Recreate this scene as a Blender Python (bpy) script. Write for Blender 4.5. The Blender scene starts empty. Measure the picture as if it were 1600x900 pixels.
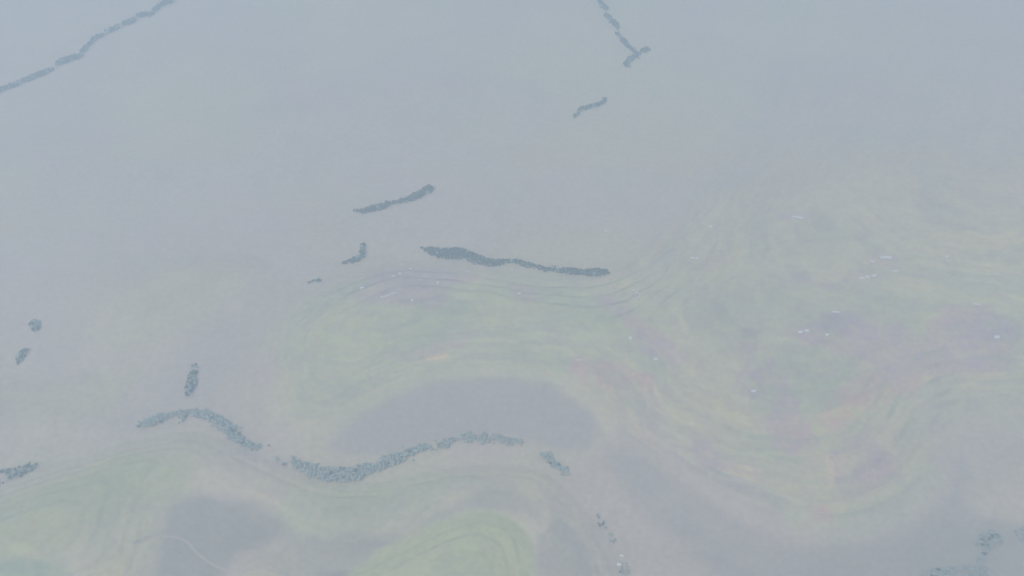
import bpy, math, random
import numpy as np
from mathutils import Vector
random.seed(7); RNG = np.random.default_rng(7)
scene = bpy.context.scene
col = scene.collection

# ---------------------------------------------------------------- camera, sky, sun, exposure
CAM_H, PITCH, HFOV = 1600.0, 42.0, 50.0
cd = bpy.data.cameras.new('camera'); cam = bpy.data.objects.new('camera', cd); col.objects.link(cam)
cam.location = (0, 0, CAM_H); cam.rotation_euler = (math.radians(90 - PITCH), 0, 0)
cd.angle = math.radians(HFOV); cd.clip_start = 1; cd.clip_end = 60000
scene.camera = cam

SUN_EL, SUN_AZ = 52.0, 215.0
w = bpy.data.worlds.new('World'); scene.world = w; w.use_nodes = True
nt = w.node_tree; bg = nt.nodes['Background']
sky = nt.nodes.new('ShaderNodeTexSky'); sky.sky_type = 'NISHITA'; sky.sun_disc = False
sky.sun_elevation = math.radians(SUN_EL); sky.sun_rotation = math.radians(SUN_AZ)
sky.air_density = 1.0; sky.dust_density = 4.0; sky.ozone_density = 1.0
nt.links.new(sky.outputs[0], bg.inputs[0]); bg.inputs[1].default_value = 0.063
sd = bpy.data.lights.new('sun', 'SUN'); sun = bpy.data.objects.new('sun', sd); col.objects.link(sun)
sd.energy = 1.5; sd.angle = math.radians(12); sd.color = (1.0, 0.935, 0.87)
el, az = math.radians(SUN_EL), math.radians(SUN_AZ)
sdir = Vector((math.sin(az) * math.cos(el), math.cos(az) * math.cos(el), math.sin(el)))
sun.rotation_euler = sdir.to_track_quat('Z', 'Y').to_euler()
scene.view_settings.view_transform = 'Standard'; scene.view_settings.look = 'None'
scene.view_settings.gamma = 1.0; scene.view_settings.use_curve_mapping = False
scene.view_settings.exposure = 1.21
scene.render.engine = 'CYCLES'
scene.cycles.volume_bounces = 2

HAZE_DENSITY = 0.00036
HAZE_COLOR = (0.68, 0.835, 0.958, 1)

# ---------------------------------------------------------------- pixel (1600x900) -> ground
TH = math.tan(math.radians(HFOV / 2)); CP, SP = math.cos(math.radians(PITCH)), math.sin(math.radians(PITCH))
def ray(px, py):
    u = (np.asarray(px, float) - 800) / 800 * TH; v = -(np.asarray(py, float) - 450) / 800 * TH
    return u, CP + v * SP, -SP + v * CP
def gp(px, py, z=0.0):
    dx, dy, dz = ray(px, py); t = (z - CAM_H) / dz
    return dx * t, dy * t
def gpl(pts, z=0.0):
    a = np.array(pts, float); x, y = gp(a[:, 0], a[:, 1], z); return np.stack([x, y], 1)

# ---------------------------------------------------------------- numpy noise
LAT = RNG.random((256, 256))
def vnoise(x, y):
    xi = np.floor(x).astype(int); yi = np.floor(y).astype(int)
    fx = x - xi; fy = y - yi; fx = fx * fx * (3 - 2 * fx); fy = fy * fy * (3 - 2 * fy)
    g = lambda a, b: LAT[a & 255, b & 255]
    return (g(xi, yi) * (1 - fx) + g(xi + 1, yi) * fx) * (1 - fy) + (g(xi, yi + 1) * (1 - fx) + g(xi + 1, yi + 1) * fx) * fy
def fbm(x, y, o=4):
    s = 0; a = 0.5; t = 0
    for k in range(o):
        s = s + a * vnoise(x * 2 ** k + 17.3 * k, y * 2 ** k + 5.1 * k); t += a; a *= 0.5
    return s / t
def sdist(x, y, poly):                       # signed distance, positive inside
    d = np.full(x.shape, 1e9); ins = np.zeros(x.shape, bool); n = len(poly)
    for i in range(n):
        ax, ay = poly[i]; bx, by = poly[(i + 1) % n]; ex, ey = bx - ax, by - ay
        t = np.clip(((x - ax) * ex + (y - ay) * ey) / (ex * ex + ey * ey), 0, 1)
        d = np.minimum(d, np.hypot(x - ax - t * ex, y - ay - t * ey))
        if ay != by:
            c = ((ay > y) != (by > y)) & (x < (bx - ax) * (y - ay) / (by - ay) + ax)
            ins ^= c
    return np.where(ins, d, -d)
def softdist(x, y, poly, p=4.0):             # like sdist inside, but its ridges are rounded
    acc = np.zeros(x.shape); n = len(poly)
    for i in range(n):
        ax, ay = poly[i]; bx, by = poly[(i + 1) % n]; ex, ey = bx - ax, by - ay
        t = np.clip(((x - ax) * ex + (y - ay) * ey) / (ex * ex + ey * ey), 0, 1)
        acc += (np.hypot(x - ax - t * ex, y - ay - t * ey) + 1.0) ** -p
    return np.sign(sdist(x, y, poly)) * (acc ** (-1 / p) * 1.3)
def smooth(poly, n=2):
    p = np.array(poly, float)
    for _ in range(n):
        q = np.roll(p, -1, 0); p = np.stack([p * .75 + q * .25, p * .25 + q * .75], 1).reshape(-1, 2)
    return p
def sstep(a, b, x):
    t = np.clip((x - a) / (b - a), 0, 1); return t * t * (3 - 2 * t)

# ---------------------------------------------------------------- relief: every hill is a footprint with a height
HILLS = [  # footprint in picture points, height, slope length
  ([(415,640),(395,560),(430,490),(520,430),(640,405),(800,425),(960,430),(1050,320),(1130,210),(1230,80),(1310,-60),(1950,-90),(1950,640),
    (1560,650),(1500,690),(1475,760),(1430,815),(1330,855),(1230,845),(1130,800),(1040,745),(960,700),(925,640),(840,590),
    (700,588),(600,625),(520,680),(450,700)], 150, 420),
  ([(120,520),(180,440),(300,395),(420,400),(440,440),(360,500),(290,545),(190,600),(130,590)], 38, 150),
  ([(-300,640),(-100,560),(20,600),(130,590),(180,560),(150,640),(70,700),(-100,740)], 45, 160),
  ([(-400,760),(-100,770),(60,735),(215,690),(330,672),(420,720),(560,765),(740,722),(860,735),(905,790),(960,850),(990,960),
    (900,1000),(838,900),(835,845),(790,800),(700,800),(640,860),(560,900),(480,880),(430,840),(380,800),(300,772),(262,800),
    (250,860),(225,960),(-400,1000)], 75, 170),
  ([(560,880),(640,838),(700,805),(770,795),(822,825),(836,880),(836,1010),(420,1010),(470,920)], 55, 120),
  ([(355,905),(365,865),(400,852),(450,870),(500,905),(520,990),(360,990)], 26, 70),
  ([(1500,800),(1510,740),(1560,700),(1760,660),(1760,840),(1600,830)], 40, 140),
  ([(1000,905),(1030,870),(1100,860),(1190,905),(1200,980),(980,980)], 14, 70),
]
HP = [(smooth(gpl(p)), H, L) for p, H, L in HILLS]
TERW = [1, .2, .25, .55, .6, .5, .4, .3]
def height_raw(x, y):
    wx = (fbm(x / 260, y / 260, 3) - .5) * 90; wy = (fbm(x / 260 + 40, y / 260 + 9, 3) - .5) * 90
    h = (fbm(x / 900 + 3, y / 900, 3) - .5) * 46
    k = (fbm(x / 170 + 7, y / 170 + 2, 3) - .5)
    hh = np.zeros(x.shape); tw = np.zeros(x.shape); k2 = fbm(x / 420 + 70, y / 420 + 31, 2) - .5
    for (P, H, L), W in zip(HP, TERW):
        lo = P.min(0) - 60; hi = P.max(0) + 60
        m = (x > lo[0]) & (x < hi[0]) & (y > lo[1]) & (y < hi[1])
        if not m.any(): continue
        fd = 1 - .8 * sstep(1800, 2400, y[m])
        amp = np.clip((sdist(x[m], y[m], P)) / 200, 0.12, 1)
        d = softdist(x[m] + wx[m] * amp * fd, y[m] + wy[m] * amp * fd, P)
        v = H * (1 - np.exp(-(np.clip(d, 0, None) / L) ** 1.35)) * (1 + .2 * k[m] * (1 - sstep(1800, 2400, y[m])) * np.clip(d / 100, 0, 1) + .55 * k2[m] * np.clip(d / 260, 0, 1)) + 2.0 * sstep(-60, 30, d)
        tw[m] = np.where(v > hh[m], W, tw[m]); hh[m] = np.maximum(hh[m], v)
    tw = tw * (1 - .85 * sstep(1750, 2450, y))
    far = sstep(3300, 4300, y + 0 * x)
    h = h * (1 + far * 1.0)
    return h, hh, tw
STEP = 5.0
def height(x, y, full=False):
    x = np.asarray(x, float); y = np.asarray(y, float); shp = x.shape
    x = x.reshape(-1); y = y.reshape(-1)
    b, hh, tw = height_raw(x, y)
    tot = hh + b * .35 + (fbm(x / 60, y / 60, 2) - .5) * 1.6
    q = tot / STEP; f = q - np.floor(q)
    ter = (np.floor(q) + sstep(0.70, 1.0, f)) * STEP
    m = sstep(4, 12, hh) * np.clip(tw, 0, 1) * .55
    z = ter * m + tot * (1 - m)
    if full: return z.reshape(shp), q.reshape(shp), hh.reshape(shp), tw.reshape(shp)
    return z.reshape(shp)
def on_ground(px, py):
    z = 0.0
    for _ in range(12):
        x, y = gp(px, py, z); z = float(height(np.array([x]), np.array([y]))[0])
    return float(x), float(y), z
def gz(pts):                                  # picture points -> ground outline following the relief
    a = np.array(pts, float); z = np.zeros(len(a))
    for _ in range(10):
        x, y = gp(a[:, 0], a[:, 1], z); z = height(x, y)
    return np.stack([x, y], 1)

# ---------------------------------------------------------------- helpers
def mesh_obj(name, verts, faces, mat=None, parent=None, smooth_=False):
    me = bpy.data.meshes.new(name); me.from_pydata([tuple(v) for v in verts], [], faces); me.update()
    if smooth_: me.polygons.foreach_set('use_smooth', [True] * len(me.polygons))
    if mat: me.materials.append(mat)
    o = bpy.data.objects.new(name, me); col.objects.link(o)
    if parent: o.parent = parent
    return o
def tag(o, label=None, cat=None, group=None, kind=None):
    if label: o['label'] = label
    if cat: o['category'] = cat
    if group: o['group'] = group
    if kind: o['kind'] = kind
    return o
def new_mat(name, rough=.9):
    m = bpy.data.materials.new(name); m.use_nodes = True
    b = m.node_tree.nodes['Principled BSDF']; b.inputs['Roughness'].default_value = rough
    b.inputs['Specular IOR Level'].default_value = 0.2
    return m, m.node_tree, b
def noise_mat(name, c1, c2, scale, rough=.9):
    m, t, b = new_mat(name, rough)
    g = t.nodes.new('ShaderNodeNewGeometry'); n = t.nodes.new('ShaderNodeTexNoise'); n.inputs['Scale'].default_value = scale
    n.inputs['Detail'].default_value = 4
    r = t.nodes.new('ShaderNodeValToRGB'); r.color_ramp.elements[0].position = .35; r.color_ramp.elements[1].position = .65
    r.color_ramp.elements[0].color = (*c1, 1); r.color_ramp.elements[1].color = (*c2, 1)
    t.links.new(g.outputs['Position'], n.inputs['Vector']); t.links.new(n.outputs['Fac'], r.inputs[0]); t.links.new(r.outputs[0], b.inputs['Base Color'])
    return m

# ---------------------------------------------------------------- land colours (base colours of soil, crops, scrub)
C_VALLEY = (0.415, 0.33, 0.26); C_TAN = (0.435, 0.37, 0.215); C_GREEN = (0.375, 0.375, 0.205)
C_LOW = (0.345, 0.285, 0.235); C_MAUVE = (0.40, 0.285, 0.26); C_RED = (0.46, 0.295, 0.235); C_PALE = (0.58, 0.42, 0.27)
C_BRUSH = (0.27, 0.235, 0.19)
PATCHES = [ # picture outline, colour, softness in metres, strength, breakup
  # low, smooth, darker ground
  ([(505,700),(560,650),(620,615),(690,590),(840,588),(900,625),(930,650),(935,690),(900,712),(800,680),(700,684),(600,712),(540,712)], C_LOW, 14, 1, 0),
  ([(262,775),(330,768),(440,800),(465,830),(410,850),(365,865),(345,910),(230,930),(245,870)], C_BRUSH, 16, 1, .1),
  ([(430,840),(520,832),(640,845),(690,800),(750,760),(820,770),(850,830),(830,800),(760,795),(690,812),(640,850),(590,880),(520,925),(480,890)], C_BRUSH, 16, .8, .1),
  ([(838,845),(870,800),(905,850),(940,910),(838,960)], C_BRUSH, 10, .8, .1),
  ([(925,690),(1010,710),(1090,770),(1190,840),(1320,860),(1440,830),(1480,780),(1500,700),(1515,740),(1500,800),(1640,840),(1640,960),(1180,960),(1090,870),(1000,800)], C_LOW, 22, 1, 0),
  ([(1330,830),(1440,800),(1700,820),(1700,960),(1200,960),(1250,870)], C_BRUSH, 60, .6, 0),
  ([(100,700),(240,570),(350,510),(430,440),(520,400),(560,430),(430,500),(390,580),(330,620),(210,690)], (0.385,.31,.25), 40, .7, 0),
  ([(380,560),(430,545),(440,600),(390,610)], C_MAUVE, 20, .5, .4),
  # crop colours
  ([(440,480),(540,440),(800,430),(960,450),(1080,560),(1000,610),(930,630),(840,585),(700,585),(600,620),(510,670),(450,650),(430,570)], C_GREEN, 35, .55, .5),
  ([(1220,520),(1300,560),(1420,600),(1380,640),(1280,690),(1330,760),(1420,760),(1440,700),(1470,760),(1420,815),(1330,845),(1220,830),(1180,740),(1160,600)], C_GREEN, 20, .5, .6),
  ([(430,790),(520,760),(700,740),(760,740),(640,800),(560,830),(450,830)], C_GREEN, 20, .7, .3),
  ([(560,880),(640,838),(700,805),(770,795),(822,825),(836,880),(836,960),(470,960)], (.40,.39,.19), 9, 1, .15),
  ([(-50,800),(60,760),(200,700),(330,740),(200,800),(60,880),(-50,900)], (0.335,.33,.165), 30, .9, .3),
  ([(-50,900),(0,870),(80,860),(120,905),(-50,950)], (.24,.28,.16), 14, .9, .2),
  ([(170,860),(220,800),(245,800),(235,870),(180,930),(90,905)], C_TAN, 10, .8, .2),
  ([(-40,820),(40,850),(100,880),(90,888),(20,865),(-40,840)], C_TAN, 8, .8, .3),
  ([(130,520),(200,450),(300,410),(400,420),(340,490),(250,540),(170,560)], C_TAN, 40, .7, .3),
  ([(120,590),(250,560),(180,640),(110,640)], (.41,.36,.19), 40, .6, .2),
  # mauve and red bare soil around the hamlets
  ([(545,465),(575,435),(640,418),(700,420),(760,432),(700,448),(700,482),(640,478),(570,478)], C_MAUVE, 14, .9, .35),
  ([(780,440),(850,448),(830,470),(800,465)], C_MAUVE, 10, .7, .4),
  ([(600,545),(650,548),(740,515),(750,530),(690,555),(620,568)], C_MAUVE, 10, .7, .4),
  ([(917,455),(960,462),(1000,500),(1050,530),(1080,560),(1060,572),(1000,548),(975,510)], C_MAUVE, 10, .85, .45),
  ([(880,555),(960,562),(1040,585),(1030,612),(960,620),(900,590)], C_RED, 8, .9, .7),
  ([(1150,515),(1185,508),(1190,545),(1160,552)], (.34,.25,.22), 8, .8, .3),
  ([(1160,560),(1200,540),(1230,600),(1260,640),(1180,630),(1150,600)], C_MAUVE, 9, 1, .8),
  ([(1230,515),(1280,500),(1310,478),(1370,500),(1420,512),(1440,540),(1460,490),(1530,470),(1580,500),(1600,560),(1540,590),(1460,580),(1420,610),(1370,600),(1360,560),(1300,550),(1240,535)], C_MAUVE, 12, 1, .5),
  ([(1310,600),(1360,580),(1400,615),(1440,590),(1440,605),(1380,632),(1330,640),(1300,680),(1290,640)], C_RED, 8, .9, .7),
  ([(1180,640),(1260,640),(1290,700),(1250,720),(1190,690)], C_MAUVE, 9, 1, .8),
  ([(1080,680),(1110,690),(1130,725),(1100,735),(1080,710)], C_MAUVE, 8, .9, .2),
  ([(1300,690),(1400,690),(1420,730),(1380,760),(1330,780),(1290,740)], C_MAUVE, 9, 1, .8),
  ([(1265,795),(1300,790),(1310,812),(1275,820)], C_RED, 6, .8, .3),
  ([(270,465),(300,450),(320,458),(300,478)], C_RED, 10, .4, .4),
  ([(662,553),(702,550),(702,560),(664,566)], C_PALE, 4, .9, 0),
  ([(1290,710),(1302,712),(1306,750),(1296,760)], C_PALE, 5, .7, .3),
  ([(1380,700),(1440,640),(1452,680),(1440,740),(1420,760)], C_TAN, 14, .6, .3),
  ([(1190,425),(1240,420),(1300,440),(1370,425),(1380,440),(1320,455),(1220,448)], C_MAUVE, 14, .6, .5),
  ([(1350,400),(1410,392),(1410,415),(1360,420)], C_MAUVE, 12, .6, .5),
  ([(1070,400),(1120,398),(1130,420),(1080,425)], C_MAUVE, 12, .6, .5),
  ([(1210,335),(1260,335),(1260,346),(1215,346)], C_MAUVE, 12, .6, .4),
  ([(400,330),(470,318),(520,340),(440,372),(380,360)], C_MAUVE, 30, .4, .6),
]

# ---------------------------------------------------------------- ground sheet
def axis(a0, a1, s, out, g=1.09):
    v = list(np.arange(a0, a1 + .1, s)); st = s
    while v[-1] < out[1]: st *= g; v.append(v[-1] + st)
    st = s; pre = []
    c = v[0]
    while c > out[0]: st *= g; c -= st; pre.append(c)
    return np.array(pre[::-1] + v)
xs = axis(-1150, 1150, 3.8, (-9000, 9000)); ys = axis(960, 2900, 3.8, (-5000, 12000))
X, Y = np.meshgrid(xs, ys); ny, nx = X.shape
Z, Q, HH, TW = height(X, Y, True)
COLR = np.zeros((ny, nx, 3)); COLR[:] = C_VALLEY
hm = (sstep(2, 30, HH) * (.3 + .7 * TW) * (1 - .9 * sstep(1800, 2550, Y + (fbm(X / 300, Y / 300, 3) - .5) * 700)))[..., None]
mix = lambda a, b, t: a * (1 - t) + np.array(b) * t
n1 = fbm(X / 420 + 11, Y / 420 + 4, 4); n2 = fbm(X / 130 + 1, Y / 130 + 24, 3)
COLR = mix(COLR, C_TAN, hm * .75)
COLR = mix(COLR, C_GREEN, (hm * sstep(.48, .66, n1)[..., None]) * .35)
COLR = mix(COLR, C_TAN, ((1 - hm) * sstep(.45, .62, n1)[..., None]) * .6)
COLR = mix(COLR, (.37, .33, .22), ((1 - hm) * sstep(.52, .68, n2)[..., None]) * .22)
rag = fbm(X / 28 + 5, Y / 28 + 2, 3); rag2 = fbm(X / 9 + 50, Y / 22 + 20, 2)
for pts, c, soft, amt, brk in PATCHES:
    P = smooth(gz(pts), 1); lo = P.min(0) - soft * 2 - 20; hi = P.max(0) + soft * 2 + 20
    jj = np.where((ys > lo[1]) & (ys < hi[1]))[0]; ii = np.where((xs > lo[0]) & (xs < hi[0]))[0]
    if not len(jj) or not len(ii): continue
    s = np.s_[jj[0]:jj[-1] + 1, ii[0]:ii[-1] + 1]
    d = sdist(X[s], Y[s], P) + (rag[s] - .5) * (10 + 60 * brk)
    m = sstep(-soft, soft, d) * amt
    m = m * (1 - brk * sstep(.45, .6, rag2[s] * .5 + rag[s] * .5))
    COLR[s] = mix(COLR[s], c, m[..., None])
COLR *= (1 + (fbm(X / 50, Y / 50, 3) - .5) * .10)[..., None]

me = bpy.data.meshes.new('ground')
me.vertices.add(nx * ny); me.vertices.foreach_set('co', np.stack([X, Y, Z], -1).astype(np.float32).ravel())
idx = np.arange(nx * ny).reshape(ny, nx)
F = np.stack([idx[:-1, :-1], idx[:-1, 1:], idx[1:, 1:], idx[1:, :-1]], -1).reshape(-1, 4)
me.loops.add(F.size); me.loops.foreach_set('vertex_index', F.ravel().astype(np.int32))
me.polygons.add(len(F)); me.polygons.foreach_set('loop_start', (np.arange(len(F)) * 4).astype(np.int32))
me.polygons.foreach_set('use_smooth', np.ones(len(F), bool))
me.update(calc_edges=True)
ca = me.color_attributes.new('land', 'FLOAT_COLOR', 'POINT')
ca.data.foreach_set('color', np.concatenate([COLR, np.ones((ny, nx, 1))], -1).astype(np.float32).ravel())
qa = me.attributes.new('contour', 'FLOAT', 'POINT'); qa.data.foreach_set('value', Q.astype(np.float32).ravel())
ha = me.attributes.new('terraced', 'FLOAT', 'POINT'); ha.data.foreach_set('value', (sstep(3, 10, HH) * TW).astype(np.float32).ravel())
ground = bpy.data.objects.new('ground', me); col.objects.link(ground); ground['kind'] = 'structure'

m, t, b = new_mat('ground_soil', .95); N = t.nodes; LK = t.links.new
def attr(n):
    a = N.new('ShaderNodeAttribute'); a.attribute_name = n; return a
def mth(op, a, b_=None, c=None):
    n = N.new('ShaderNodeMath'); n.operation = op
    for i, v in enumerate((a, b_, c)):
        if v is None: continue
        if isinstance(v, (int, float)): n.inputs[i].default_value = v
        else: LK(v, n.inputs[i])
    return n.outputs[0]
land = attr('land'); con = attr('contour'); ter = attr('terraced')
fl = mth('FLOOR', con.outputs['Fac']); fr = mth('FRACT', con.outputs['Fac'])
geo = N.new('ShaderNodeNewGeometry')
# each strip of each terrace its own crop tint
vm = N.new('ShaderNodeVectorMath'); vm.operation = 'MULTIPLY'; vm.inputs[1].default_value = (1 / 180, 1 / 180, 0); LK(geo.outputs['Position'], vm.inputs[0])
cx = N.new('ShaderNodeCombineXYZ'); LK(mth('MULTIPLY', fl, 7.31), cx.inputs[2])
va = N.new('ShaderNodeVectorMath'); va.operation = 'ADD'; LK(vm.outputs[0], va.inputs[0]); LK(cx.outputs[0], va.inputs[1])
ns = N.new('ShaderNodeTexNoise'); ns.inputs['Scale'].default_value = 1.0; ns.inputs['Detail'].default_value = 1.5; LK(va.outputs[0], ns.inputs['Vector'])
ramp = N.new('ShaderNodeValToRGB'); e = ramp.color_ramp
e.elements[0].position = .30; e.elements[0].color = (.82, .87, .90, 1)
e.elements[1].position = .70; e.elements[1].color = (1.12, 1.07, .93, 1)
k = e.elements.new(.5); k.color = (.98, 1.01, .95, 1)
LK(ns.outputs['Fac'], ramp.inputs[0])
mx = N.new('ShaderNodeMix'); mx.data_type = 'RGBA'; mx.blend_type = 'MULTIPLY'
LK(mth('MULTIPLY', ter.outputs['Fac'], .85), mx.inputs['Factor']); LK(land.outputs['Color'], mx.inputs['A']); LK(ramp.outputs[0], mx.inputs['B'])
# grassy risers between the terraces
nb = N.new('ShaderNodeTexNoise'); nb.inputs['Scale'].default_value = .011; nb.inputs['Detail'].default_value = 3; LK(geo.outputs['Position'], nb.inputs['Vector'])
nm = N.new('ShaderNodeMapRange'); nm.inputs['From Min'].default_value = .42; nm.inputs['From Max'].default_value = .62; LK(nb.outputs['Fac'], nm.inputs['Value'])
rise = mth('MULTIPLY', mth('MULTIPLY', mth('GREATER_THAN', fr, .74), ter.outputs['Fac']), nm.outputs[0])
mr = N.new('ShaderNodeMix'); mr.data_type = 'RGBA'; mr.blend_type = 'MULTIPLY'; mr.inputs['B'].default_value = (.72, .80, .80, 1)
LK(mth('MULTIPLY', rise, .65), mr.inputs['Factor']); LK(mx.outputs['Result'], mr.inputs['A'])
# narrow plots along the contours, some dry, some ploughed
v2 = N.new('ShaderNodeVectorMath'); v2.operation = 'MULTIPLY'; v2.inputs[1].default_value = (1 / 48, 1 / 30, 0); LK(geo.outputs['Position'], v2.inputs[0])
c2 = N.new('ShaderNodeCombineXYZ'); LK(mth('MULTIPLY', con.outputs['Fac'], 1.9), c2.inputs[2])
a2 = N.new('ShaderNodeVectorMath'); a2.operation = 'ADD'; LK(v2.outputs[0], a2.inputs[0]); LK(c2.outputs[0], a2.inputs[1])
q2 = N.new('ShaderNodeTexNoise'); q2.inputs['Scale'].default_value = 1.0; q2.inputs['Detail'].default_value = 4; LK(a2.outputs[0], q2.inputs['Vector'])
r2 = N.new('ShaderNodeValToRGB'); r2.color_ramp.elements[0].position = .36; r2.color_ramp.elements[0].color = (.92, .86, .98, 1)
r2.color_ramp.elements[1].position = .60; r2.color_ramp.elements[1].color = (1.04, 1.05, .98, 1); LK(q2.outputs['Fac'], r2.inputs[0])
m2 = N.new('ShaderNodeMix'); m2.data_type = 'RGBA'; m2.blend_type = 'MULTIPLY'; LK(mth('MULTIPLY', ter.outputs['Fac'], .9), m2.inputs['Factor'])
LK(mr.outputs['Result'], m2.inputs['A']); LK(r2.outputs[0], m2.inputs['B'])
# tufts and clods
n3 = N.new('ShaderNodeTexNoise'); n3.inputs['Scale'].default_value = .09; n3.inputs['Detail'].default_value = 6; LK(geo.outputs['Position'], n3.inputs['Vector'])
mp = N.new('ShaderNodeMapRange'); mp.inputs['From Min'].default_value = .3; mp.inputs['From Max'].default_value = .7
mp.inputs['To Min'].default_value = .9; mp.inputs['To Max'].default_value = 1.1; LK(n3.outputs['Fac'], mp.inputs['Value'])
ms = N.new('ShaderNodeVectorMath'); ms.operation = 'SCALE'; LK(m2.outputs['Result'], ms.inputs[0]); LK(mp.outputs[0], ms.inputs['Scale'])
LK(ms.outputs[0], b.inputs['Base Color'])
bp = N.new('ShaderNodeBump'); bp.inputs['Strength'].default_value = .4; bp.inputs['Distance'].default_value = 2
LK(n3.outputs['Fac'], bp.inputs['Height']); LK(bp.outputs[0], b.inputs['Normal'])
me.materials.append(m)

# ---------------------------------------------------------------- dirt tracks
M_track = noise_mat('track_dirt', (.36, .295, .235), (.41, .34, .275), .2)
def track(pts, wd):
    p = gz(pts)
    for _ in range(3):
        q = [p[0]]
        for a, b_ in zip(p[:-1], p[1:]): q += [a * .75 + b_ * .25, a * .25 + b_ * .75]
        q.append(p[-1]); p = np.array(q)
    # resample
    seg = np.hypot(*np.diff(p, axis=0).T); s = np.concatenate([[0], np.cumsum(seg)]); n = int(s[-1] / 3) + 2
    ss = np.linspace(0, s[-1], n); p = np.stack([np.interp(ss, s, p[:, 0]), np.interp(ss, s, p[:, 1])], 1)
    tg = np.gradient(p, axis=0); tg /= np.hypot(*tg.T)[:, None]; nr = np.stack([-tg[:, 1], tg[:, 0]], 1)
    V = []; Fc = []; K = 3
    for i in range(n):
        ww = wd * (1 + .15 * math.sin(i * .7))
        for j in range(K + 1):
            q = p[i] + nr[i] * ww * (j / K - .5); V.append((q[0], q[1], 0))
    V = np.array(V); V[:, 2] = height(V[:, 0], V[:, 1]) + .7
    # level across the width so that no corner dips under the hillside
    Zc = V[:, 2].reshape(n, K + 1).max(1); V[:, 2] = np.repeat(Zc, K + 1)
    for i in range(n - 1):
        for j in range(K):
            a = i * (K + 1) + j; Fc.append((a, a + K + 1, a + K + 2, a + 1))
    o = mesh_obj('dirt_track', V, Fc, M_track); o['kind'] = 'structure'; return o
track([(205,850),(235,836),(262,838),(290,843),(305,862),(322,876),(345,890),(372,893),(400,886),(430,893),(470,915)], 4.5)
track([(665,471),(680,474),(702,476)], 6)
track([(917,565),(935,567),(955,566)], 6)
track([(1524,475),(1532,478),(1540,486)], 6)

# ---------------------------------------------------------------- belts of trees
M_leaf = noise_mat('dark_foliage', (.022, .038, .026), (.050, .072, .040), .12)
M_scrub = noise_mat('scrub_foliage', (.22, .265, .24), (.31, .345, .31), .10)
M_trunk = noise_mat('bark', (.05, .04, .03), (.10, .08, .06), 2.0)
PHI = (1 + 5 ** .5) / 2
ICO_V = np.array([(-1, PHI, 0), (1, PHI, 0), (-1, -PHI, 0), (1, -PHI, 0), (0, -1, PHI), (0, 1, PHI), (0, -1, -PHI), (0, 1, -PHI), (PHI, 0, -1), (PHI, 0, 1), (-PHI, 0, -1), (-PHI, 0, 1)]); ICO_V /= np.linalg.norm(ICO_V[0])
ICO_F = [(0,11,5),(0,5,1),(0,1,7),(0,7,10),(0,10,11),(1,5,9),(5,11,4),(11,10,2),(10,7,6),(7,1,8),(3,9,4),(3,4,2),(3,2,6),(3,6,8),(3,8,9),(4,9,5),(2,4,11),(6,2,10),(8,6,7),(9,8,1)]
def tree_into(V, Fc, MI, x, y, z, r, h, mi):
    o = len(V)                                             # tapered trunk
    lean = RNG.normal(0, .3, 2)
    for k in range(5):
        a = k * 2 * math.pi / 5; V.append((x + .35 * math.cos(a), y + .35 * math.sin(a), z - .6))
    for k in range(5):
        a = k * 2 * math.pi / 5; V.append((x + lean[0] + .15 * math.cos(a), y + lean[1] + .15 * math.sin(a), z + h * .6))
    for k in range(5):
        Fc.append((o + k, o + (k + 1) % 5, o + 5 + (k + 1) % 5, o + 5 + k)); MI.append(2)
    for c in range(4):                                     # uneven lobes
        cc = np.array([x, y, z + h * (.5 + .1 * c)]) + RNG.normal(0, .34, 3) * (r, r, h * .15)
        s = r * RNG.uniform(.42, .68); o = len(V)
        P = ICO_V * (RNG.uniform(.7, 1.3, (12, 1)) * s) * (1, 1, .85) + cc
        V.extend(map(tuple, P)); Fc.extend([tuple(o + q for q in f) for f in ICO_F]); MI.extend([mi] * 20)
    for c in range(34):                                    # leaf sprays
        d = RNG.normal(0, 1, 3); d /= np.linalg.norm(d); d[2] = abs(d[2]) if RNG.random() < .7 else d[2]
        p = np.array([x, y, z + h * .6]) + d * (r, r, h * .42) * RNG.uniform(.75, 1.12)
        a = RNG.normal(0, 1, 3); a /= np.linalg.norm(a); b_ = np.cross(a, d); b_ /= (np.linalg.norm(b_) + 1e-6)
        s = RNG.uniform(.5, 1.1); o = len(V)
        V.extend([tuple(p + a * s), tuple(p + b_ * s * .7), tuple(p - a * s), tuple(p - b_ * s * .7)]); Fc.append((o, o + 1, o + 2, o + 3)); MI.append(mi)
def outline(cl):
    """centre line with half widths (picture points) -> outline"""
    p = np.array(cl, float); tg = np.gradient(p[:, :2], axis=0); tg /= np.hypot(*tg.T)[:, None]
    nr = np.stack([-tg[:, 1], tg[:, 0]], 1)
    a = p[:, :2] + nr * p[:, 2:3]; b_ = p[:, :2] - nr * p[:, 2:3]
    return np.concatenate([a, b_[::-1]])
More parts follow.
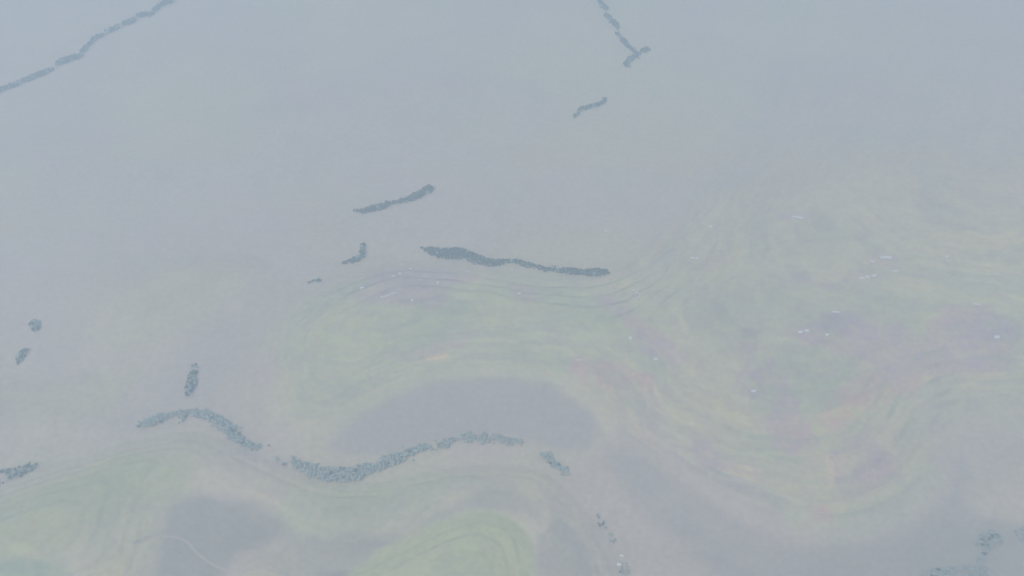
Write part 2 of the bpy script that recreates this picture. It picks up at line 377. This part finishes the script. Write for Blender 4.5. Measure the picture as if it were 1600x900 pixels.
def belt(label, shapes, dens=1.0, r=(3.2, 5.0), scrub=.1, name='tree_belt', cat='tree belt', gap=0.0, edge=1.0):
    V, Fc, MI = [], [], []
    for sh in shapes:
        pts = outline(sh) if len(sh[0]) == 3 else np.array(sh, float)
        P = gz(pts)
        lo, hi = P.min(0), P.max(0); sp = 5.2 / math.sqrt(dens)
        gx, gy = np.meshgrid(np.arange(lo[0], hi[0] + sp, sp), np.arange(lo[1], hi[1] + sp, sp))
        gx = gx.ravel() + RNG.uniform(-.45, .45, gx.size) * sp; gy = gy.ravel() + RNG.uniform(-.45, .45, gy.size) * sp
        d = sdist(gx, gy, P) + (fbm(gx / 14 + 3, gy / 14, 2) - .5) * 9
        hole = fbm(gx / 24 + 30, gy / 24 + 8, 2)
        ok = ((d > edge) & (hole > gap)) | ((d > -9) & (RNG.random(gx.size) < (.05 if edge > 0 else .0)))
        gx, gy, d = gx[ok], gy[ok], d[ok]
        if not len(gx): continue
        zz = height(gx, gy)
        for x, y, z, q in zip(gx, gy, zz, d):
            rr = RNG.uniform(*r) * (.45 if q < 1 else .8 if q < 4 else 1)
            tree_into(V, Fc, MI, x, y, z, rr, rr * RNG.uniform(1.9, 2.5), 1 if RNG.random() < scrub else 0)
    o = mesh_obj(name, V, Fc)
    for mm in (M_leaf, M_scrub, M_trunk): o.data.materials.append(mm)
    o.data.polygons.foreach_set('material_index', MI)
    tag(o, label, cat, None, 'stuff')
    print(name, len(V), label)
    return o

belt('long thin dark line of trees running diagonally to the top left edge', [
    [(-60,168,2.6),(-20,152,3),(0,143,3),(45,125,3),(84,109,3)], [(88,102,3),(110,93,3.2),(130,87,3)], [(128,84,2.6),(138,72,2.6),(150,60,2.6)],
    [(147,62,2.6),(163,54,2.6)], [(166,51,2.8),(187,43,2.8)], [(189,40,2.8),(212,32,2.8)], [(213,27,2.8),(240,22,3)], [(238,20,2.4),(250,10,2.6)], [(249,9,2.8),(262,5,2.8),(275,1,2.8)]], r=(3.6, 5.4), scrub=.15)
belt('broken line of dark trees from the top edge down to a forked end', [
    [(930,-4,1.5),(940,9,3.5),(950,17,3)], [(945,24,2),(957,34,4),(967,46,3)], [(963,53,2),(978,70,4),(990,82,3),(998,87,2)],
    [(999,83,1.8),(1015,77,2.6)], [(998,88,2.4),(983,93,2.6)], [(984,92,3),(976,105,4)]], r=(3.6, 5.4))
belt('short crooked row of trees with a hooked upper end, below the forked line', [
    [(944,155,3),(943,163,3)], [(944,162,2.4),(922,168,2.4),(903,173,2.4)], [(905,172,2),(903,181,2.4),(895,185,2.4)]], r=(3.4, 5.0))
belt('tadpole shaped grove of dark trees with a round head at its right end', [
    [(553,330,1),(565,331,2.5),(580,327,4),(595,325,4.5),(606,321,3.5),(618,317,1.4),(632,315,2.2),(644,311,4),(656,305,5),(666,299,5)],
    [(664,298),(666,293),(672,291),(677,296),(675,302),(669,305),(664,303)]], r=(3.4, 5.0), scrub=.05, edge=-1.5)
belt('small hooked grove of trees left of the longest dark central strip', [
    [(563,385,2),(571,385,2.4)], [(567,386,2),(566,396,3.5),(567,400,3)], [(570,399,3),(560,405,4.5),(548,409,3),(536,413,2)]], r=(3, 4.6), scrub=.35, edge=-1.5)
belt('tiny faint clump of trees below and left of the hooked grove', [[(482,442,1),(491,440,2.2),(499,439,2)]], r=(2.6, 4), scrub=.4, edge=-1.5)
belt('widest darkest strip of dense trees in the middle, tapering away to the right', [
    [(656,388),(680,389),(706,390),(722,391),(735,395),(750,402),(766,407),(790,408),(796,411),(780,415),(766,417),(750,414),(738,410),(724,405),(705,406),(688,404),(672,399)],
    [(790,409,1.6),(800,410,1.8),(815,412,2.5),(830,417,3.2),(845,420,2.4),(862,423,2),(880,424,4),(892,424,4.8),(905,426,3.6),(920,427,4),(935,427,4.2),(951,428,3)],
    [(862,418,1),(872,418,1.6)]], r=(3.2, 4.8), scrub=.04, edge=-2.0)
belt('small square copse of trees standing alone near the left edge', [[(45,503),(55,501),(61,505),(62,516),(54,518),(45,516)]], r=(3, 4.6), scrub=.35, edge=-1.5)
belt('small bird shaped clump of trees below the square copse', [[(30,551),(36,548),(44,548),(40,554),(37,560),(31,567),(26,573),(29,565),(28,558)]], r=(3, 4.6), scrub=.35, edge=-1.5)
belt('short upright strip of trees above the arched wooded belt', [
    [(299,572,0.6),(309,573,2)], [(303,580,4.5),(302,590,6.5),(299,600,6.5),(295,612,6),(291,621,2.5)]], r=(3, 4.6), scrub=.4, edge=-1)
belt('arched belt of trees curving over the bank at lower left', [
    [(212,669,3),(228,664,6),(245,657,6.5),(262,652,5.5),(282,648,5),(300,647,6),(318,649,6.5),(334,655,8),(348,666,9.5),(362,677,10),(374,688,8),(388,697,6.5),(400,700,5),(415,699,2)],
    [(284,652,3),(287,660,2)]], dens=.9, r=(2.9, 4.4), scrub=.93, gap=.16)
belt('longest wavy belt of trees sagging below the smooth dark hollow', [
    [(428,718,3),(437,723,4),(447,729,3)], [(455,722,6),(468,730,8),(485,736,9.5),(505,741,11),(525,744,11.5),(545,743,12),(565,738,11),(585,731,11),(605,722,10.5),(625,714,9.5),(642,707,8),(660,701,6.5),(678,699,5),(694,695,5),(706,693,4)]],
    dens=.85, r=(2.9, 4.6), scrub=.97, gap=.24)
belt('flat patchy cluster of trees on the crest right of the wavy belt', [
    [(722,688,6),(735,685,8),(752,685,8),(770,687,7),(785,689,6.5),(800,691,6),(815,694,2.5)], [(706,689,2.5),(722,686,3)]], dens=.72, r=(2.6, 4.2), scrub=.97, gap=.3, edge=-1)
belt('faint patch of trees falling away to the lower right of the crest', [
    [(834,703,3),(845,710,6.5),(857,718,8),(868,728,7.5),(880,739,7),(891,748,3)]], dens=.7, r=(2.6, 4.2), scrub=.97, gap=.38)
belt('very faint ragged trees above two white houses at the bottom edge', [
    [(932,806,2),(940,817,4.5),(950,826,5),(957,838,6),(958,848,4.5)], [(975,880,5),(976,905,8),(980,930,8)]], dens=.55, r=(2.6, 4.0), scrub=.95, gap=.26, edge=-1)
belt('short sloping belt of trees cut by the left edge near the bottom', [
    [(-40,760,9),(-5,749,8.5),(15,743,8.5),(32,738,8),(45,732,7),(60,728,3)]], dens=.75, r=(2.8, 4.2), scrub=.4, gap=.36)
belt('ragged patch of trees near the bottom right corner, left one of the pair', [
    [(1526,838),(1545,831),(1566,836),(1566,848),(1552,858),(1538,868),(1527,856)]], dens=.8, r=(2.8, 4.4), scrub=.93, gap=.3, edge=-1)
belt('ragged patch of trees cut by the right edge near the bottom', [
    [(1582,830),(1600,822),(1640,824),(1640,852),(1600,848),(1586,842)]], dens=.8, r=(2.8, 4.4), scrub=.93, gap=.3, edge=-1)
belt('spread of trees along the bottom edge at the right corner', [
    [(1446,893),(1480,888),(1505,888),(1530,882),(1552,890),(1560,915),(1500,935),(1450,920)], [(1528,868,3),(1534,884,5)]], dens=.8, r=(2.8, 4.4), scrub=.93, gap=.3, edge=-1)

# ---------------------------------------------------------------- farmhouses
M_wall = noise_mat('whitewash', (.52, .50, .48), (.58, .56, .54), .6)
M_roof = noise_mat('pale_roof', (.50, .46, .44), (.60, .57, .55), .5)
M_clay = noise_mat('clay_roof', (.42, .24, .18), (.52, .32, .24), .5)
M_door = noise_mat('wood_door', (.10, .07, .05), (.16, .11, .08), 1.0)
M_win = noise_mat('window_glass', (.04, .05, .06), (.07, .08, .09), 1.0, .3)
def box(V, Fc, x0, x1, y0, y1, z0, z1):
    o = len(V); V += [(x0,y0,z0),(x1,y0,z0),(x1,y1,z0),(x0,y1,z0),(x0,y0,z1),(x1,y0,z1),(x1,y1,z1),(x0,y1,z1)]
    Fc += [tuple(o + i for i in f) for f in ((0,3,2,1),(4,5,6,7),(0,1,5,4),(1,2,6,5),(2,3,7,6),(3,0,4,7))]
def house_proto(L, W, H, name, roofm):
    r = bpy.data.objects.new(name, None); col.objects.link(r)
    V = [(-L/2,-W/2,-3),(L/2,-W/2,-3),(L/2,W/2,-3),(-L/2,W/2,-3),(-L/2,-W/2,H),(L/2,-W/2,H),(L/2,W/2,H),(-L/2,W/2,H),(-L/2,0,H+W*.28),(L/2,0,H+W*.28)]
    Fc = [(0,1,5,4),(2,3,7,6),(1,2,6,9,5),(3,0,4,8,7)]
    mesh_obj('wall', V, Fc, M_wall, r)
    e = .5; th = .18; zr = H + W * .28; sl = .28 * 2
    V = []; Fc = []
    for s in (-1, 1):
        o = len(V); yo = s * (W/2 + e); zo = H - e * sl + .05; zt = zr + .05
        V += [(-L/2-e,yo,zo),(L/2+e,yo,zo),(L/2+e,0,zt),(-L/2-e,0,zt),(-L/2-e,yo,zo+th),(L/2+e,yo,zo+th),(L/2+e,0,zt+th),(-L/2-e,0,zt+th)]
        Fc += [tuple(o + i for i in f) for f in ((0,1,2,3),(4,7,6,5),(0,4,5,1),(1,5,6,2),(3,7,4,0))]
    mesh_obj('roof', V, Fc, roofm, r)
    V = []; Fc = []; box(V, Fc, -.55, .55, -W/2-.06, -W/2+.05, 0, 2.1); mesh_obj('door', V, Fc, M_door, r)
    for wx in (-L * .3, L * .3):
        V = []; Fc = []; box(V, Fc, wx - .6, wx + .6, -W/2-.06, -W/2+.05, 1.0, 2.2); mesh_obj('window', V, Fc, M_win, r)
    return r
def dup(root):
    c = root.copy(); col.objects.link(c)
    for ch in list(root.children):
        d = ch.copy(); col.objects.link(d); d.parent = c
    return c
protos = {}
def house(kind, px, py, rot, label, group=None, s=1.0):
    spec = {'w': (11, 7.5, 4.6, 'farmhouse', M_roof), 'c': (11, 7.5, 4.6, 'farmhouse', M_clay), 'l': (34, 8, 4.2, 'long_barn', M_roof)}[kind]
    if kind not in protos: protos[kind] = o = house_proto(*spec)
    else: o = dup(protos[kind])
    x, y, z = on_ground(px, py); o.location = (x, y, z + .3); o.rotation_euler = (0, 0, math.radians(rot)); s *= .62; o.scale = (s, s, s)
    tag(o, label, 'barn' if kind == 'l' else 'house', group)
def row(pts, labels, group, s, kind='w'):
    for q, lb in zip(pts, labels): house(kind, q[0], q[1], random.uniform(-15, 15), lb, group, s)
row(((597,465),(602,464),(607,462),(612,460),(617,459)), [n + ' of five tiny white houses rising in a row on the mauve knoll' for n in ('leftmost', 'second leftmost', 'middle', 'second rightmost', 'rightmost')], 'row of white houses on the mauve knoll', .8)
house('w', 641, 421, 0, 'topmost tiny white house on the mauve knoll, nearest the darkest tree strip', 'houses scattered on the mauve knoll', .8)
house('w', 615, 432, 0, 'left one of two tiny white houses above the row of five', 'houses scattered on the mauve knoll', .8)
house('w', 625, 428, 0, 'right one of two tiny white houses above the row of five', 'houses scattered on the mauve knoll', .8)
house('w', 684, 442, 0, 'tiny white house on the right flank of the mauve knoll, above the pale path', 'houses scattered on the mauve knoll', .8)
house('w', 730, 425, 0, 'tiny white house just under the sagging middle of the darkest tree strip', 'houses scattered on the mauve knoll', .8)
house('w', 566, 451, 10, 'white house alone at the left end of the mauve knoll', None, 1.1)
house('w', 644, 470, 5, 'white house at the lower rim of the mauve knoll, where the pale path begins', None, .9)
house('w', 811, 460, 0, 'white house alone on the slope between the knoll and the long terraces', None, 1.0)
row(((990,455),(995,458),(1000,461),(998,466)), ['topmost of four faint white houses clustered on mauve soil', 'second highest of four faint white houses clustered on mauve soil', 'rightmost of four faint white houses clustered on mauve soil', 'lowest of four faint white houses clustered on mauve soil'], 'faint house cluster in mid slope', 0.8)
house('w', 985, 529, -25, 'small white house below the faint cluster on the terraced slope', None, 1.1)
house('l', 904, 563, 0, 'long pale barn at the left end of the reddish field', None, .55)
house('w', 1024, 562, 0, 'white house on the grey patch right of the reddish field', None, 1.1)
row(((1082,404),(1089,405)), ['left one of two white houses to the right of the darkest tree strip', 'right one of two white houses to the right of the darkest tree strip'], 'pair of white houses beyond the tree strip', 1.0)
house('w', 947, 362, 0, 'lone white house on the hazy slope above the tip of the central tree strip')
house('w', 1110, 355, 0, 'lone white house on the hazy far slope above the pair of white houses')
row(((1240,340),(1246,341),(1252,342)), ['leftmost of the three farthest white houses on the hazy upper right slope', 'middle one of the three farthest white houses on the hazy upper right slope', 'rightmost of the three farthest white houses on the hazy upper right slope'], 'farthest short row of white houses', 1.2)
house('l', 1384, 403, 0, 'long white barn on the upper right terraces, longer and brighter than its neighbours', None, 1.1)
house('w', 1362, 410, 0, 'white house just below left of the long white barn', None, 1.1)
house('l', 1398, 424, 3, 'shorter white barn below the long white barn on the right', None, .7)
row(((1347,436),(1355,434),(1365,432)), ['lowest of three white houses in a rising row below the two right barns', 'middle of three white houses in a rising row below the two right barns', 'highest of three white houses in a rising row below the two right barns'], 'rising row of three white houses', 1.3)
house('w', 1479, 402, 0, 'white house alone to the right of the long white barn')
house('l', 1306, 488, -5, 'white barn at the top of the large mauve area on the right', None, .7)
row(((1250,520),(1260,518)), ['left one of two touching white houses at the left mauve tip', 'right one of two touching white houses at the left mauve tip'], 'two touching white houses', 1.2)
house('w', 1292, 524, 0, 'small white house inside the mauve area, right of the two touching houses')
house('l', 1526, 476, -20, 'white barn slanting beside a short track near the right edge', None, .7)
house('w', 1556, 528, 5, 'bright white house nearest the right edge of the picture', None, 1.5)
house('w', 1177, 612, 0, 'white house low on the terraces among reddish patches', None, 1.1)
house('c', 1283, 800, 10, 'clay roofed farmhouse on the red soil at the foot of the big hill', None, 1.1)
house('c', 1299, 718, 80, 'clay roofed farmhouse on a pale strip higher up the big hill', None, 1.1)
house('w', 971, 869, 0, 'smaller upper white house beside the ragged trees at the bottom edge', None, .9)
house('w', 967, 883, 0, 'lower white house beside the ragged trees at the bottom edge', None, 1.1)

# ---------------------------------------------------------------- haze
V, Fc = [], []; box(V, Fc, -9600, 9600, -5600, 12700, -80, CAM_H + 60)
hz = mesh_obj('haze', V, Fc); hz['kind'] = 'stuff'
hm_ = bpy.data.materials.new('haze_air'); hm_.use_nodes = True; t = hm_.node_tree
for n in list(t.nodes):
    if n.type == 'BSDF_PRINCIPLED': t.nodes.remove(n)
pv = t.nodes.new('ShaderNodeVolumePrincipled'); pv.inputs['Color'].default_value = HAZE_COLOR
pv.inputs['Density'].default_value = HAZE_DENSITY; pv.inputs['Anisotropy'].default_value = 0.2
t.links.new(pv.outputs[0], t.nodes['Material Output'].inputs['Volume'])
hz.data.materials.append(hm_)
print('ground z', Z.min(), Z.max(), 'verts', nx * ny)
